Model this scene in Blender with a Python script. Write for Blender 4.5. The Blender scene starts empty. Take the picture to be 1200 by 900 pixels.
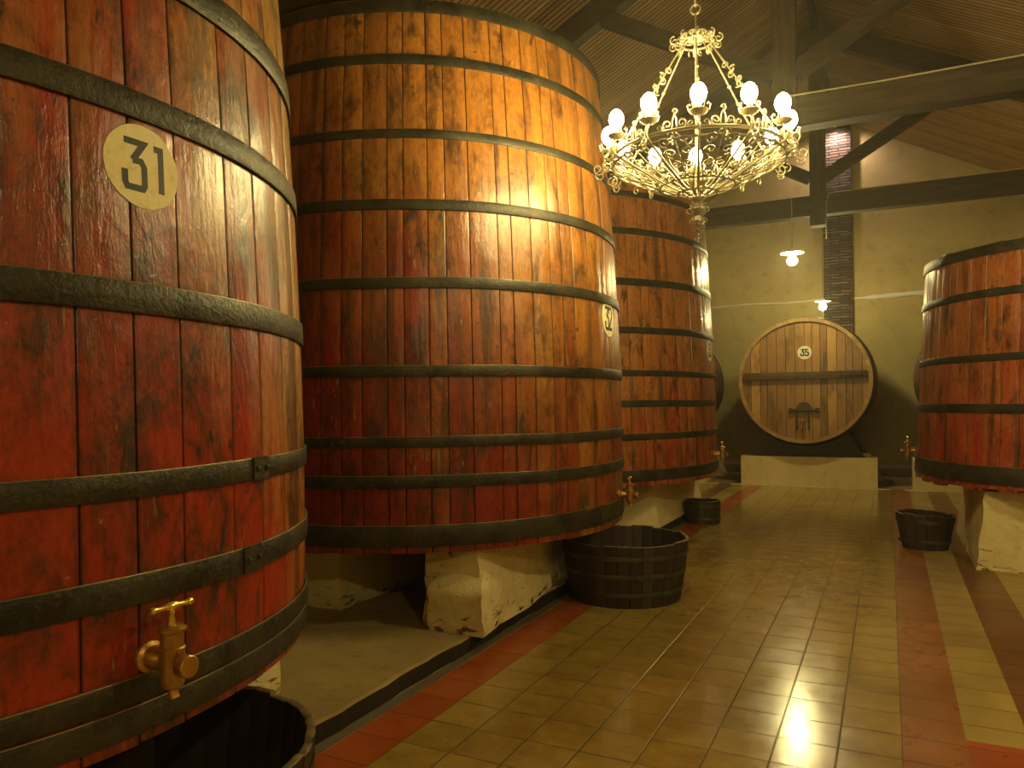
import bpy, bmesh, math, random
from mathutils import Vector, Matrix, Euler, noise
PI = math.pi
COL = bpy.context.scene.collection
random.seed(7)

# ------------------------------------------------------------------ nodes
class NT:
    def __init__(s, name):
        s.m = bpy.data.materials.new(name); s.m.use_nodes = True
        s.t = s.m.node_tree; s.t.nodes.clear()
        s.out = s.t.nodes.new('ShaderNodeOutputMaterial')
        s.b = s.t.nodes.new('ShaderNodeBsdfPrincipled')
        s.t.links.new(s.b.outputs[0], s.out.inputs[0])
    def n(s, typ, **kw):
        nd = s.t.nodes.new('ShaderNode' + typ)
        for k, v in kw.items(): setattr(nd, k, v)
        return nd
    def put(s, sock, v):
        if v is None: return
        if hasattr(v, 'is_linked') or hasattr(v, 'links'): s.t.links.new(v, sock)
        else:
            if isinstance(v, (tuple, list)) and len(v) == 3 and len(sock.default_value) == 4: v = tuple(v) + (1,)
            sock.default_value = v
    def set(s, **kw):
        for k, v in kw.items(): s.put(s.b.inputs[k.replace('_', ' ')], v)
    def coord(s, scale=(1, 1, 1), off=None):
        c = s.n('TexCoord'); mp = s.n('Mapping'); s.t.links.new(c.outputs['Object'], mp.inputs[0])
        mp.inputs['Scale'].default_value = scale
        if off is not None: s.put(mp.inputs['Location'], off)
        return mp.outputs[0]
    def noise(s, vec, scale, detail=4, rough=.55, dist=0.0):
        nd = s.n('TexNoise'); s.put(nd.inputs['Vector'], vec)
        nd.inputs['Scale'].default_value = scale; nd.inputs['Detail'].default_value = detail
        nd.inputs['Roughness'].default_value = rough; nd.inputs['Distortion'].default_value = dist
        return nd.outputs[0]
    def math(s, op, a, b=0.0, c=None, clamp=False):
        nd = s.n('Math', operation=op, use_clamp=clamp); s.put(nd.inputs[0], a); s.put(nd.inputs[1], b)
        if c is not None: s.put(nd.inputs[2], c)
        return nd.outputs[0]
    def vmath(s, op, a, b):
        nd = s.n('VectorMath', operation=op); s.put(nd.inputs[0], a); s.put(nd.inputs[1], b); return nd.outputs[0]
    def ramp(s, v, lo, hi, a=0.0, b=1.0):
        nd = s.n('MapRange'); nd.clamp = True; s.put(nd.inputs[0], v)
        for i, q in enumerate((lo, hi, a, b)): s.put(nd.inputs[i + 1], q)
        return nd.outputs[0]
    def mix(s, f, a, b, blend='MIX'):
        nd = s.n('Mix', data_type='RGBA', blend_type=blend, clamp_factor=True)
        s.put(nd.inputs[0], f); s.put(nd.inputs[6], a); s.put(nd.inputs[7], b); return nd.outputs[2]
    def attr(s, name):
        return s.n('Attribute', attribute_name=name)
    def sepxyz(s, v):
        nd = s.n('SeparateXYZ'); s.put(nd.inputs[0], v); return nd.outputs
    def bump(s, h, strength=.3, dist=.01, nrm=None):
        nd = s.n('Bump'); nd.inputs['Strength'].default_value = strength; nd.inputs['Distance'].default_value = dist
        s.put(nd.inputs['Height'], h)
        if nrm is not None: s.put(nd.inputs['Normal'], nrm)
        return nd.outputs[0]

def mat_tank(name, red, gold, bias, worn=.5, seed=0.0, rough=(.27, .5), zmid=1.9, side=0.0, sx=.6, grime=.6, ax=0):
    """varnished red staves worn in patches to golden oak, lit side tinted golder, each stave its own tone"""
    s = NT(name)
    at = s.attr('stave'); sp = s.n('SeparateColor'); s.t.links.new(at.outputs['Color'], sp.inputs[0])
    r1, r2, gro = sp.outputs[0], sp.outputs[1], sp.outputs[2]
    comb = s.n('CombineXYZ'); s.put(comb.inputs[2], s.math('MULTIPLY', r1, 9.0)); s.put(comb.inputs[0], s.math('MULTIPLY', r2, 3.0))
    base = s.coord((1, 1, 1))
    v = s.vmath('ADD', base, comb.outputs[0])
    vs = s.vmath('MULTIPLY', v, (1, 1, .1))
    grain = s.noise(vs, 70, 5, .6)
    streak = s.noise(vs, 14, 4, .6, .3)
    patch = s.noise(s.vmath('ADD', s.vmath('MULTIPLY', base, (1, 1, .8)), (seed, 0, seed)), 1.1, 5, .6)
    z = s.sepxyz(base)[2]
    hz = s.math('MULTIPLY', s.math('SUBTRACT', z, zmid), bias)  # more golden towards the top, redder towards the foot
    hz = s.math('ADD', hz, s.math('MULTIPLY', s.math('SUBTRACT', s.math('MULTIPLY', s.sepxyz(base)[ax], .62), sx), side))  # golder to one side: lit flank put into the colour, partly scraped wood
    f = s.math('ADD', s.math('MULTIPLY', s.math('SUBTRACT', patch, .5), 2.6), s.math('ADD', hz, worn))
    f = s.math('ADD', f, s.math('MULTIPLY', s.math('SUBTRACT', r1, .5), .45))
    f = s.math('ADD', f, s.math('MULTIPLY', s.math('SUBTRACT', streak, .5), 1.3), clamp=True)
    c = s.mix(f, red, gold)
    c = s.mix(s.math('MULTIPLY', s.ramp(grain, .35, .7), .4), c, (.75, .62, .5), 'MULTIPLY')
    c = s.mix(s.math('MULTIPLY', r2, .45), c, (.5, .42, .4), 'MULTIPLY')
    st = s.noise(s.vmath('MULTIPLY', v, (1, 1, .45)), 6.5, 6, .68, .5)
    stain = s.ramp(st, .53, .66)
    c = s.mix(s.math('MULTIPLY', stain, .9), c, (.035, .018, .01))
    dr = s.noise(s.vmath('MULTIPLY', v, (1, 1, .06)), 9, 3, .6)
    c = s.mix(s.math('MULTIPLY', s.ramp(dr, .54, .68), .75), c, (.05, .02, .012))
    gr1 = s.noise(s.vmath('MULTIPLY', base, (1, 1, .6)), 3.3, 7, .72, .8)
    gr2 = s.noise(s.vmath('MULTIPLY', base, (1, 1, .55)), 38, 4, .7)
    gm = s.math('MULTIPLY', s.ramp(gr1, .46, .64), s.ramp(gr2, .30, .60, .45, 1))
    c = s.mix(s.math('MULTIPLY', gm, grime), c, (.030, .016, .008))
    c = s.mix(s.math('MULTIPLY', s.ramp(gr2, .42, .60), .45), c, (.5, .4, .34), 'MULTIPLY')
    sp_ = s.noise(s.vmath('MULTIPLY', s.vmath('ADD', v, (2, 7, 4)), (1, 1, .75)), 11, 6, .72, .6)
    sp_ = s.math('MULTIPLY', s.ramp(sp_, .60, .645), s.ramp(s.noise(base, 1.7, 3), .44, .56))
    c = s.mix(s.math('MULTIPLY', sp_, .85), c, (.020, .011, .006))
    scr = s.ramp(s.noise(s.vmath('MULTIPLY', s.vmath('ADD', v, (5, 3, 1)), (1, 1, .16)), 60, 2, .5), .66, .70)
    scr = s.math('MULTIPLY', scr, s.ramp(s.noise(base, 2.1, 2), .5, .6))
    c = s.mix(s.math('MULTIPLY', scr, .5), c, (.40, .26, .10))
    chip = s.ramp(s.noise(s.vmath('MULTIPLY', base, (1, 1, 1.7)), 23, 3, .7), .70, .74)
    c = s.mix(s.math('MULTIPLY', chip, .5), c, (.42, .3, .14))
    c = s.mix(s.math('MULTIPLY', gro, .93), c, (.012, .006, .004))
    rg = s.ramp(s.math('ADD', s.math('MULTIPLY', streak, .5), s.math('MULTIPLY', patch, .5)), .35, .65, rough[0], rough[1])
    hgt = s.math('ADD', s.math('MULTIPLY', grain, .4), s.math('ADD', s.math('MULTIPLY', gr2, .5), s.math('MULTIPLY', st, .8)))
    big = s.noise(s.vmath('MULTIPLY', v, (1, 1, .35)), 11, 2, .5)
    nb = s.bump(s.math('ADD', hgt, s.math('MULTIPLY', big, 1.6)), .75, .006)
    s.set(Base_Color=c, Roughness=rg, Normal=nb, Coat_Weight=.28, Coat_Roughness=.15, Coat_Normal=nb)
    return s.m

def mat_planks(name, a, b, dark=.6, rough=.5, coat=0.0):
    s = NT(name)
    at = s.attr('stave'); sp = s.n('SeparateColor'); s.t.links.new(at.outputs['Color'], sp.inputs[0])
    comb = s.n('CombineXYZ'); s.put(comb.inputs[2], s.math('MULTIPLY', sp.outputs[0], 9.0))
    v = s.vmath('ADD', s.coord(), comb.outputs[0])
    vs = s.vmath('MULTIPLY', v, (1, 1, .1))
    g = s.noise(vs, 45, 5, .65); st = s.noise(s.vmath('MULTIPLY', v, (1, 1, .3)), 5, 5, .65)
    c = s.mix(s.math('ADD', s.math('MULTIPLY', sp.outputs[0], .7), s.math('MULTIPLY', g, .4), clamp=True), a, b)
    c = s.mix(s.math('MULTIPLY', s.ramp(st, .5, .72), dark), c, tuple(q * .18 for q in a))
    c = s.mix(s.math('MULTIPLY', s.ramp(g, .45, .7), .5), c, (.6, .5, .42), 'MULTIPLY')
    c = s.mix(s.math('MULTIPLY', sp.outputs[2], .9), c, (.01, .007, .004))
    nb = s.bump(g, .5, .004)
    s.set(Base_Color=c, Roughness=rough, Normal=nb, Coat_Weight=coat, Coat_Roughness=.25)
    return s.m

def mat_wood(name, a, b, scale=(1, 1, 1), rough=.6, bs=.5):
    s = NT(name)
    v = s.coord(scale)
    g = s.noise(v, 22, 5, .65); p = s.noise(v, 3, 4, .6)
    c = s.mix(s.ramp(g, .35, .65), a, b)
    c = s.mix(s.math('MULTIPLY', s.ramp(p, .45, .7), .5), c, (.45, .4, .35), 'MULTIPLY')
    s.set(Base_Color=c, Roughness=rough, Normal=s.bump(g, bs, .006))
    return s.m

def mat_iron(name, a=(.017, .015, .010), b=(.062, .053, .031), metal=.35, rough=(.32, .6), bs=.95, sc=60):
    s = NT(name)
    v = s.coord()
    n1 = s.noise(v, sc, 4, .6); n2 = s.noise(v, 5, 4, .6)
    c = s.mix(s.ramp(n2, .35, .68), a, b)
    c = s.mix(s.math('MULTIPLY', s.ramp(n1, .55, .72), .45), c, (.14, .06, .025))
    s.set(Base_Color=c, Metallic=metal, Roughness=s.ramp(n1, .3, .7, *rough), Normal=s.bump(s.math('ADD', n1, s.math('MULTIPLY', n2, .3)), bs, .004))
    return s.m

def mat_plaster(name, a, b, bs=.5, dirt=(.1, .07, .035), sc=1.0, holes=False, low=None):
    s = NT(name)
    v = s.coord()
    big = s.noise(v, .7 * sc, 5, .62, .4); mid = s.noise(v, 5 * sc, 6, .65); fine = s.noise(v, 50 * sc, 4, .6)
    c = s.mix(s.ramp(big, .3, .7), a, b)
    c = s.mix(s.math('MULTIPLY', s.ramp(mid, .52, .74), .4), c, dirt)
    h = s.math('ADD', s.math('MULTIPLY', mid, 1.0), s.math('MULTIPLY', fine, .25))
    if holes:
        crk = s.noise(s.vmath('MULTIPLY', v, (.7, .7, 2.6)), 8, 5, .7, .6)
        z = s.sepxyz(v)[2]
        k = s.ramp(s.math('ADD', crk, s.ramp(z, .0, .18, .10, 0)), .655, .73)
        c = s.mix(s.math('MULTIPLY', k, .75), c, (.16, .09, .03))
        h = s.math('SUBTRACT', h, s.math('MULTIPLY', k, 1.6))
    if low:
        z = s.sepxyz(v)[2]
        k = s.ramp(s.math('ADD', z, s.math('MULTIPLY', s.math('SUBTRACT', big, .5), .8)), low[0], low[1], 1, 0)
        c = s.mix(s.math('MULTIPLY', k, low[2]), c, low[3])
    s.set(Base_Color=c, Roughness=.82, Normal=s.bump(h, bs, .012), Specular_IOR_Level=.3)
    return s.m

def mat_plain(name, col, rough=.5, metal=0.0, bump=0.0, sc=40, var=.25):
    s = NT(name)
    v = s.coord(); n1 = s.noise(v, sc, 4, .6)
    c = s.mix(s.math('MULTIPLY', n1, var * 1.6), col, tuple(q * .35 for q in col))
    s.set(Base_Color=c, Roughness=rough, Metallic=metal)
    if bump: s.set(Normal=s.bump(n1, bump, .003))
    return s.m

def mat_glow(name, col, strength):
    s = NT(name)
    n1 = s.noise(s.coord(), 3, 1)   # frosted glass envelope
    s.set(Base_Color=s.mix(n1, (.9, .88, .8), (.95, .93, .86)), Roughness=.4, Emission_Color=tuple(col) + (1,), Emission_Strength=strength)
    return s.m

TILE = .2487; X0 = .0405          # aisle tile pitch; X0 = inner edge of the right red border
def mat_tile(name, a, b, grout, rough=(.11, .28), seed=0.0, nx=True):
    s = NT(name)
    v = s.coord()
    xyz = s.sepxyz(v)
    wob = s.math('MULTIPLY', s.math('SUBTRACT', s.noise(v, 2.2, 2), .5), .003)
    tx = s.math('DIVIDE', s.math('ADD', s.math('SUBTRACT', xyz[0], X0), wob), TILE)
    ty = s.math('DIVIDE', s.math('ADD', xyz[1], wob), TILE)
    def edge(t):
        fr = s.math('FRACT', t); d = s.math('ABSOLUTE', s.math('SUBTRACT', fr, .5)); return s.ramp(d, .478, .494)
    ex, ey = edge(tx), edge(ty)
    cx, cy = s.math('FLOOR', tx), s.math('FLOOR', ty)
    cmb = s.n('CombineXYZ'); s.put(cmb.inputs[0], cx); s.put(cmb.inputs[1], cy)
    wn = s.n('TexWhiteNoise', noise_dimensions='3D'); s.put(wn.inputs['Vector'], cmb.outputs[0])
    rnd = wn.outputs['Value']
    fade = s.ramp(s.noise(v, 1.3, 3, .6), .34, .55, .5, 1.0)
    ey = s.math('MULTIPLY', ey, s.math('MULTIPLY', fade, .95))
    if nx: e = s.math('MAXIMUM', s.math('MULTIPLY', ex, s.ramp(fade, .2, 1, .55, 1)), ey)
    else: e = ey
    sw = s.noise(s.vmath('ADD', v, s.vmath('MULTIPLY', cmb.outputs[0], (3.1, 5.7, 0))), 6, 7, .7, .25)
    st = s.noise(v, 1.1, 5, .62, .5)
    c = s.mix(s.ramp(sw, .32, .68), a, b)
    c = s.mix(s.math('MULTIPLY', rnd, .3), c, (.55, .5, .42), 'MULTIPLY')
    c = s.mix(s.math('MULTIPLY', s.ramp(st, .42, .66), .6), c, (.5, .4, .3), 'MULTIPLY')
    c = s.mix(s.math('MULTIPLY', e, .92), c, grout)
    rg = s.ramp(s.math('ADD', s.math('MULTIPLY', sw, .6), s.math('MULTIPLY', st, .4)), .35, .65, *rough)
    rg = s.math('ADD', rg, s.math('MULTIPLY', e, .4))
    fine = s.noise(v, 45, 3, .6)
    tilt = s.noise(s.vmath('ADD', v, s.vmath('MULTIPLY', cmb.outputs[0], (1.3, .7, 0))), 2.5, 1)
    h = s.math('ADD', s.math('MULTIPLY', sw, .35), s.math('SUBTRACT', s.math('ADD', s.math('MULTIPLY', tilt, 2.2), s.math('MULTIPLY', fine, .08)), s.math('MULTIPLY', e, 1.1)))
    s.set(Base_Color=c, Roughness=rg, Normal=s.bump(h, .42, .004), Specular_IOR_Level=.6, Coat_Weight=.5 if nx else .2, Coat_Roughness=.15)
    return s.m

def mat_brick(name):
    s = NT(name)
    v = s.coord(); xyz = s.sepxyz(v)
    wob = s.math('MULTIPLY', s.math('SUBTRACT', s.noise(v, 6, 3), .5), .05)
    cmb = s.n('CombineXYZ'); s.put(cmb.inputs[0], s.math('ADD', s.math('ADD', xyz[0], xyz[1]), wob)); s.put(cmb.inputs[1], s.math('ADD', xyz[2], wob))
    br = s.n('TexBrick'); s.put(br.inputs['Vector'], cmb.outputs[0])
    br.inputs['Scale'].default_value = 1; br.inputs['Brick Width'].default_value = .36; br.inputs['Row Height'].default_value = .058
    br.inputs['Mortar Size'].default_value = .014; br.inputs['Mortar Smooth'].default_value = .5
    br.inputs['Color1'].default_value = (.24, .145, .10, 1); br.inputs['Color2'].default_value = (.05, .028, .02, 1); br.inputs['Mortar'].default_value = (.012, .008, .006, 1)
    n1 = s.noise(v, 30, 4, .6)
    c = s.mix(s.math('MULTIPLY', n1, .6), br.outputs[0], (.4, .35, .3), 'MULTIPLY')
    h = s.math('ADD', s.math('SUBTRACT', 1.0, br.outputs[1]), s.math('MULTIPLY', n1, .4))
    s.set(Base_Color=c, Roughness=.85, Normal=s.bump(h, 1.0, .03))
    return s.m

def mat_ceiling(name):
    s = NT(name)
    v = s.coord(); xyz = s.sepxyz(v)
    t = s.math('DIVIDE', xyz[1], .082)
    fr = s.math('FRACT', t); d = s.math('ABSOLUTE', s.math('SUBTRACT', fr, .5)); e = s.ramp(d, .30, .46)
    cmb = s.n('CombineXYZ'); s.put(cmb.inputs[0], s.math('FLOOR', t)); s.put(cmb.inputs[1], s.math('FLOOR', s.math('MULTIPLY', xyz[0], .45)))
    wn = s.n('TexWhiteNoise', noise_dimensions='3D'); s.put(wn.inputs['Vector'], cmb.outputs[0])
    g = s.noise(s.vmath('MULTIPLY', v, (.12, 1, .12)), 40, 4, .6)
    st = s.noise(v, .8, 5, .65)
    c = s.mix(s.math('ADD', s.math('MULTIPLY', wn.outputs['Value'], .6), s.math('MULTIPLY', g, .4)), (.33, .18, .06), (.62, .38, .14))
    c = s.mix(s.math('MULTIPLY', s.ramp(st, .5, .7), .5), c, (.4, .34, .28), 'MULTIPLY')
    c = s.mix(s.math('MULTIPLY', e, .85), c, (.012, .007, .003))
    h = s.math('SUBTRACT', s.math('MULTIPLY', g, .25), e)
    s.set(Base_Color=c, Roughness=.62, Normal=s.bump(h, .9, .012))
    return s.m

M = {}
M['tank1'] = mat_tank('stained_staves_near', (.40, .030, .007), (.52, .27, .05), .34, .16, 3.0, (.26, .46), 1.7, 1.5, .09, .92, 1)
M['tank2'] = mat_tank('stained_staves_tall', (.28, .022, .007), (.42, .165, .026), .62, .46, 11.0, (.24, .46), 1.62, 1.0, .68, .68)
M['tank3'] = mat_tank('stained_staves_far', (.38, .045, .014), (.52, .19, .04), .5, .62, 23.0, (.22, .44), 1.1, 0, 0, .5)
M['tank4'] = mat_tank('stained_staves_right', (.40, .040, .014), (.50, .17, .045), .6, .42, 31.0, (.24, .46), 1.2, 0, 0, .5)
M['iron'] = mat_iron('black_hoop_iron')
M['edge'] = mat_iron('hoop_edge_glint', (.13, .10, .05), (.30, .22, .10), .5, (.3, .5), .3, 80)  # lamp glint along the hoop tops, painted as lighter iron
M['hatch_iron'] = mat_iron('hatch_iron', (.03, .03, .025), (.09, .08, .05), .4)
M['brass'] = mat_iron('aged_brass', (.34, .15, .035), (.62, .36, .08), .8, (.25, .5), .35, 70)
M['brassy'] = mat_iron('polished_brass', (.75, .45, .10), (.85, .58, .16), .85, (.2, .35), .15, 60)
M['head'] = mat_planks('oak_cask_head', (.20, .085, .022), (.54, .30, .080), .85, .42, .2)
M['chime'] = mat_planks('cask_chime', (.34, .20, .07), (.55, .36, .13), .4, .5, .1)
M['caskside'] = mat_planks('cask_staves', (.15, .06, .02), (.26, .12, .04), .6, .6)
M['tub'] = mat_planks('old_tub_staves', (.020, .011, .007), (.055, .030, .018), .5, .72)
M['tubrim'] = mat_wood('worn_tub_rim', (.10, .065, .03), (.24, .16, .07), (1, 1, 1), .6)
M['beam'] = mat_wood('dark_timber', (.034, .018, .007), (.09, .05, .02), (.12, 1, 1), .6)
M['post'] = mat_wood('dark_timber_post', (.045, .024, .010), (.11, .064, .027), (1, 1, .12), .6)
M['bar'] = mat_wood('dark_crossbar', (.05, .03, .014), (.12, .075, .03), (.15, 1, 1), .5)
M['cradle'] = mat_wood('cradle_timber', (.02, .012, .007), (.05, .03, .015), (.3, 1, 1), .6)
M['wall'] = mat_plaster('ochre_plaster', (.40, .31, .125), (.56, .45, .20), .45, (.2, .15, .07), .9, low=(2.6, 3.6, .35, (.2, .17, .09)))
M['white'] = mat_plaster('whitewash', (.70, .56, .28), (.82, .69, .38), 1.3, (.45, .34, .17), 1.6, True)
M['smooth'] = mat_plaster('smooth_whitewash', (.68, .55, .27), (.80, .67, .36), .4, (.45, .34, .17), 1.2)
M['slab'] = mat_plaster('bare_concrete', (.27, .185, .075), (.42, .31, .13), .6, (.08, .05, .025), 2.2)
M['ground'] = mat_plaster('dusty_concrete', (.22, .16, .07), (.32, .24, .11), .5, (.1, .07, .03), 1.6)
M['curb'] = mat_plaster('dirty_curb', (.02, .015, .009), (.045, .032, .018), .6, (.01, .007, .004), 3)
M['tile'] = mat_tile('ochre_tile', (.36, .235, .05), (.55, .39, .10), (.035, .018, .006))
M['red'] = mat_tile('red_border_tile', (.42, .085, .024), (.52, .13, .035), (.06, .02, .008), (.25, .45), nx=False)
M['orange'] = mat_tile('orange_border_tile', (.38, .14, .042), (.47, .19, .06), (.06, .02, .008), (.22, .4), nx=False)
M['brown'] = mat_tile('brown_border_tile', (.19, .075, .022), (.26, .11, .034), (.05, .02, .008), (.3, .5), nx=False)
M['side'] = mat_tile('side_tile', (.42, .30, .085), (.54, .40, .13), (.06, .035, .015), (.3, .5), nx=False)
M['brick'] = mat_brick('thin_stone_courses')
M['ceil'] = mat_ceiling('ceiling_laths')
M['filigree'] = mat_iron('wrought_filigree', (.20, .16, .095), (.46, .39, .25), .45, (.3, .5), .2, 60)
M['bulb'] = mat_glow('lit_bulb', (1.0, .82, .32), 250)
M['pbulb'] = mat_glow('lit_pendant_bulb', (1.0, .83, .34), 600)
M['wbulb'] = mat_glow('lit_wall_bulb', (1.0, .83, .36), 420)
M['spotglow'] = mat_glow('lit_spot', (1.0, .82, .75), 60)
M['enamel'] = mat_plain('white_enamel', (.8, .76, .62), .35)
M['cable'] = mat_plain('pale_cable', (.6, .52, .32), .5)
M['dark'] = mat_plain('black_void', (.008, .006, .004), .8)
M['paint'] = mat_plaster('painted_cream', (.90, .76, .42), (.96, .86, .56), .2, (.45, .28, .09), 9)
M['paintw'] = mat_plain('painted_white', (.85, .8, .66), .5, var=.1)
M['ink'] = mat_plain('black_paint', (.018, .016, .012), .5, var=.4)
M['grey'] = mat_plain('grey_mortar', (.16, .13, .08), .85, bump=.4)

# ------------------------------------------------------------------ mesh helpers
def finish(name, bm, mat, parent=None, smooth=True, loc=None):
    bmesh.ops.recalc_face_normals(bm, faces=bm.faces)
    me = bpy.data.meshes.new(name); bm.to_mesh(me); bm.free()
    for mm in (mat if isinstance(mat, list) else [mat]): me.materials.append(mm)
    if smooth:
        me.polygons.foreach_set('use_smooth', [True] * len(me.polygons))
        try: me.set_sharp_from_angle(angle=math.radians(38))
        except Exception: pass
    o = bpy.data.objects.new(name, me); COL.objects.link(o)
    if parent: o.parent = parent
    if loc is not None: o.location = loc
    return o
def tag(o, label, cat, group=None):
    o['label'] = label; o['category'] = cat
    if group: o['group'] = group
    return o
def struct(o): o['kind'] = 'structure'; return o
def empty(name, label, cat, loc, group=None, rot=(0, 0, 0)):
    o = bpy.data.objects.new(name, None); COL.objects.link(o); o.location = loc; o.rotation_euler = rot
    o.empty_display_size = .1
    return tag(o, label, cat, group)
def copy_tree(o, parent=None):
    c = o.copy(); COL.objects.link(c)
    if parent is not None: c.parent = parent
    for ch in list(o.children): copy_tree(ch, c)
    return c
def box(bm, lo, hi, bev=0.0):
    lo, hi = Vector(lo), Vector(hi)
    r = bmesh.ops.create_cube(bm, size=1, matrix=Matrix.Translation((lo + hi) / 2) @ Matrix.Diagonal((*(hi - lo), 1)))
    if bev: 
        ed = list({e for v in r['verts'] for e in v.link_edges})
        bmesh.ops.bevel(bm, geom=ed, offset=bev, segments=2, profile=.6, affect='EDGES')
def beam(bm, a, b, w, h, up=(0, 0, 1), bev=.012):
    """square timber from a to b; w across, h along up"""
    a, b = Vector(a), Vector(b); d = (b - a); L = d.length; x = d.normalized()
    y = Vector(up).cross(x).normalized(); z = x.cross(y)
    m = Matrix((x, y, z)).transposed().to_4x4(); m.translation = (a + b) / 2
    r = bmesh.ops.create_cube(bm, size=1, matrix=m @ Matrix.Diagonal((L, w, h, 1)))
    if bev:
        ed = list({e for v in r['verts'] for e in v.link_edges})
        bmesh.ops.bevel(bm, geom=ed, offset=bev, segments=2, affect='EDGES')
def lathe(bm, prof, n=32, axis='z', origin=(0, 0, 0), cap=True, wob=None, mat=None):
    """prof: (r, h) list revolved; axis z/x/y"""
    O = Vector(origin); rows = []
    for r, h in prof:
        row = []
        for i in range(n):
            a = 2 * PI * i / n
            c, s = math.cos(a) * r, math.sin(a) * r
            hh = h + (wob(a, r, h) if wob else 0)
            p = {'z': (c, s, hh), 'x': (hh, c, s), 'y': (c, hh, s)}[axis]
            if mat is not None: p = mat @ Vector(p)
            row.append(bm.verts.new(O + Vector(p)))
        rows.append(row)
    for a, b in zip(rows, rows[1:]):
        for i in range(n):
            j = (i + 1) % n
            bm.faces.new((a[i], a[j], b[j], b[i]))
    if cap:
        for row in (rows[0], rows[-1]):
            bm.faces.new(row)
    return rows
def tube(bm, pts, r, n=6, closed=False):
    pts = [Vector(p) for p in pts]; N = len(pts); rows = []
    rr = r if isinstance(r, (list, tuple)) else [r] * N
    prev = None
    for i, p in enumerate(pts):
        if closed: t = pts[(i + 1) % N] - pts[i - 1]
        else: t = pts[min(i + 1, N - 1)] - pts[max(i - 1, 0)]
        if t.length < 1e-9: t = Vector((0, 0, 1))
        t.normalize()
        if prev is None:
            u = t.orthogonal().normalized()
        else:
            u = (prev - t * prev.dot(t))
            u = u.normalized() if u.length > 1e-6 else t.orthogonal().normalized()
        prev = u; w = t.cross(u)
        rows.append([bm.verts.new(p + (u * math.cos(2 * PI * k / n) + w * math.sin(2 * PI * k / n)) * rr[i]) for k in range(n)])
    m = N if closed else N - 1
    for i in range(m):
        a, b = rows[i], rows[(i + 1) % N]
        for k in range(n):
            j = (k + 1) % n
            bm.faces.new((a[k], a[j], b[j], b[k]))
    if not closed:
        bm.faces.new(rows[0]); bm.faces.new(rows[-1])
def ball(bm, c, r, seg=12, sc=(1, 1, 1)):
    bmesh.ops.create_uvsphere(bm, u_segments=seg, v_segments=max(6, seg // 2 + 2), radius=r, matrix=Matrix.Translation(c) @ Matrix.Diagonal((*sc, 1)))

# ------------------------------------------------------------------ staves with grooves
def stave_shell(bm, rfun, z0, z1, nst, seed, thick=.055, rows=15, groove=.006, gw=.0035, ctr=(0, 0), edge_wob=.0, jit=.35, offs=.0015):
    """ring of individual staves: outer face with sunk joints, ends and inner face"""
    rnd = random.Random(seed)
    lay = bm.loops.layers.color.new('stave') if 'stave' not in bm.loops.layers.color else bm.loops.layers.color['stave']
    ws = [1 + rnd.uniform(-jit, jit) for _ in range(nst)]; tot = sum(ws)
    a = rnd.random(); cols = []
    for w in ws:
        da = 2 * PI * w / tot
        R1, R2, off = rnd.random(), rnd.random() ** 1.5, rnd.uniform(-offs, offs)
        g = gw / rfun((z0 + z1) / 2)
        e0, e1 = rnd.uniform(-edge_wob, edge_wob), rnd.uniform(-edge_wob, edge_wob)
        cols.append((a, -groove, 1, R1, R2, e0, e1)); cols.append((a + g, off - .001, .55, R1, R2, e0, e1)); cols.append((a + 2.6 * g, off, 0, R1, R2, e0, e1))
        cols.append((a + da / 2, off + .0006, 0, R1, R2, e0, e1)); cols.append((a + da - 2.6 * g, off, 0, R1, R2, e0, e1)); cols.append((a + da - g, off - .001, .55, R1, R2, e0, e1))
        a += da
    V = []; n = len(cols)
    for k in range(rows):
        t = k / (rows - 1); row = []
        for (an, off, gr, R1, R2, e0, e1) in cols:
            z = z0 + (z1 - z0) * t
            if k == 0: z += e0
            if k == rows - 1: z += e1
            r = rfun(z) + off
            row.append(bm.verts.new((ctr[0] + r * math.cos(an), ctr[1] + r * math.sin(an), z)))
        V.append(row)
    inner = []
    for (k, zz) in ((rows - 1, z1), (0, z0)):
        inner.append([bm.verts.new((ctr[0] + (rfun(zz) - thick) * math.cos(c[0]), ctr[1] + (rfun(zz) - thick) * math.sin(c[0]), V[k][i].co.z)) for i, c in enumerate(cols)])
    loop = [V[k] for k in range(rows)] + [inner[0], inner[1], V[0]]
    for li in range(len(loop) - 1):
        A, B = loop[li], loop[li + 1]
        for i in range(n):
            j = (i + 1) % n
            f = bm.faces.new((A[i], A[j], B[j], B[i]))
            g1, g2 = cols[i][2], cols[j][2]
            if li >= rows - 1: g1 = g2 = max(0, g1 - .4)
            R1, R2 = cols[i][3], cols[i][4]
            for lp in f.loops:
                gg = g1 if (lp.vert is A[i] or lp.vert is B[i]) else g2
                lp[lay] = (R1, R2, gg, 1)
            f.smooth = True

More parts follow.
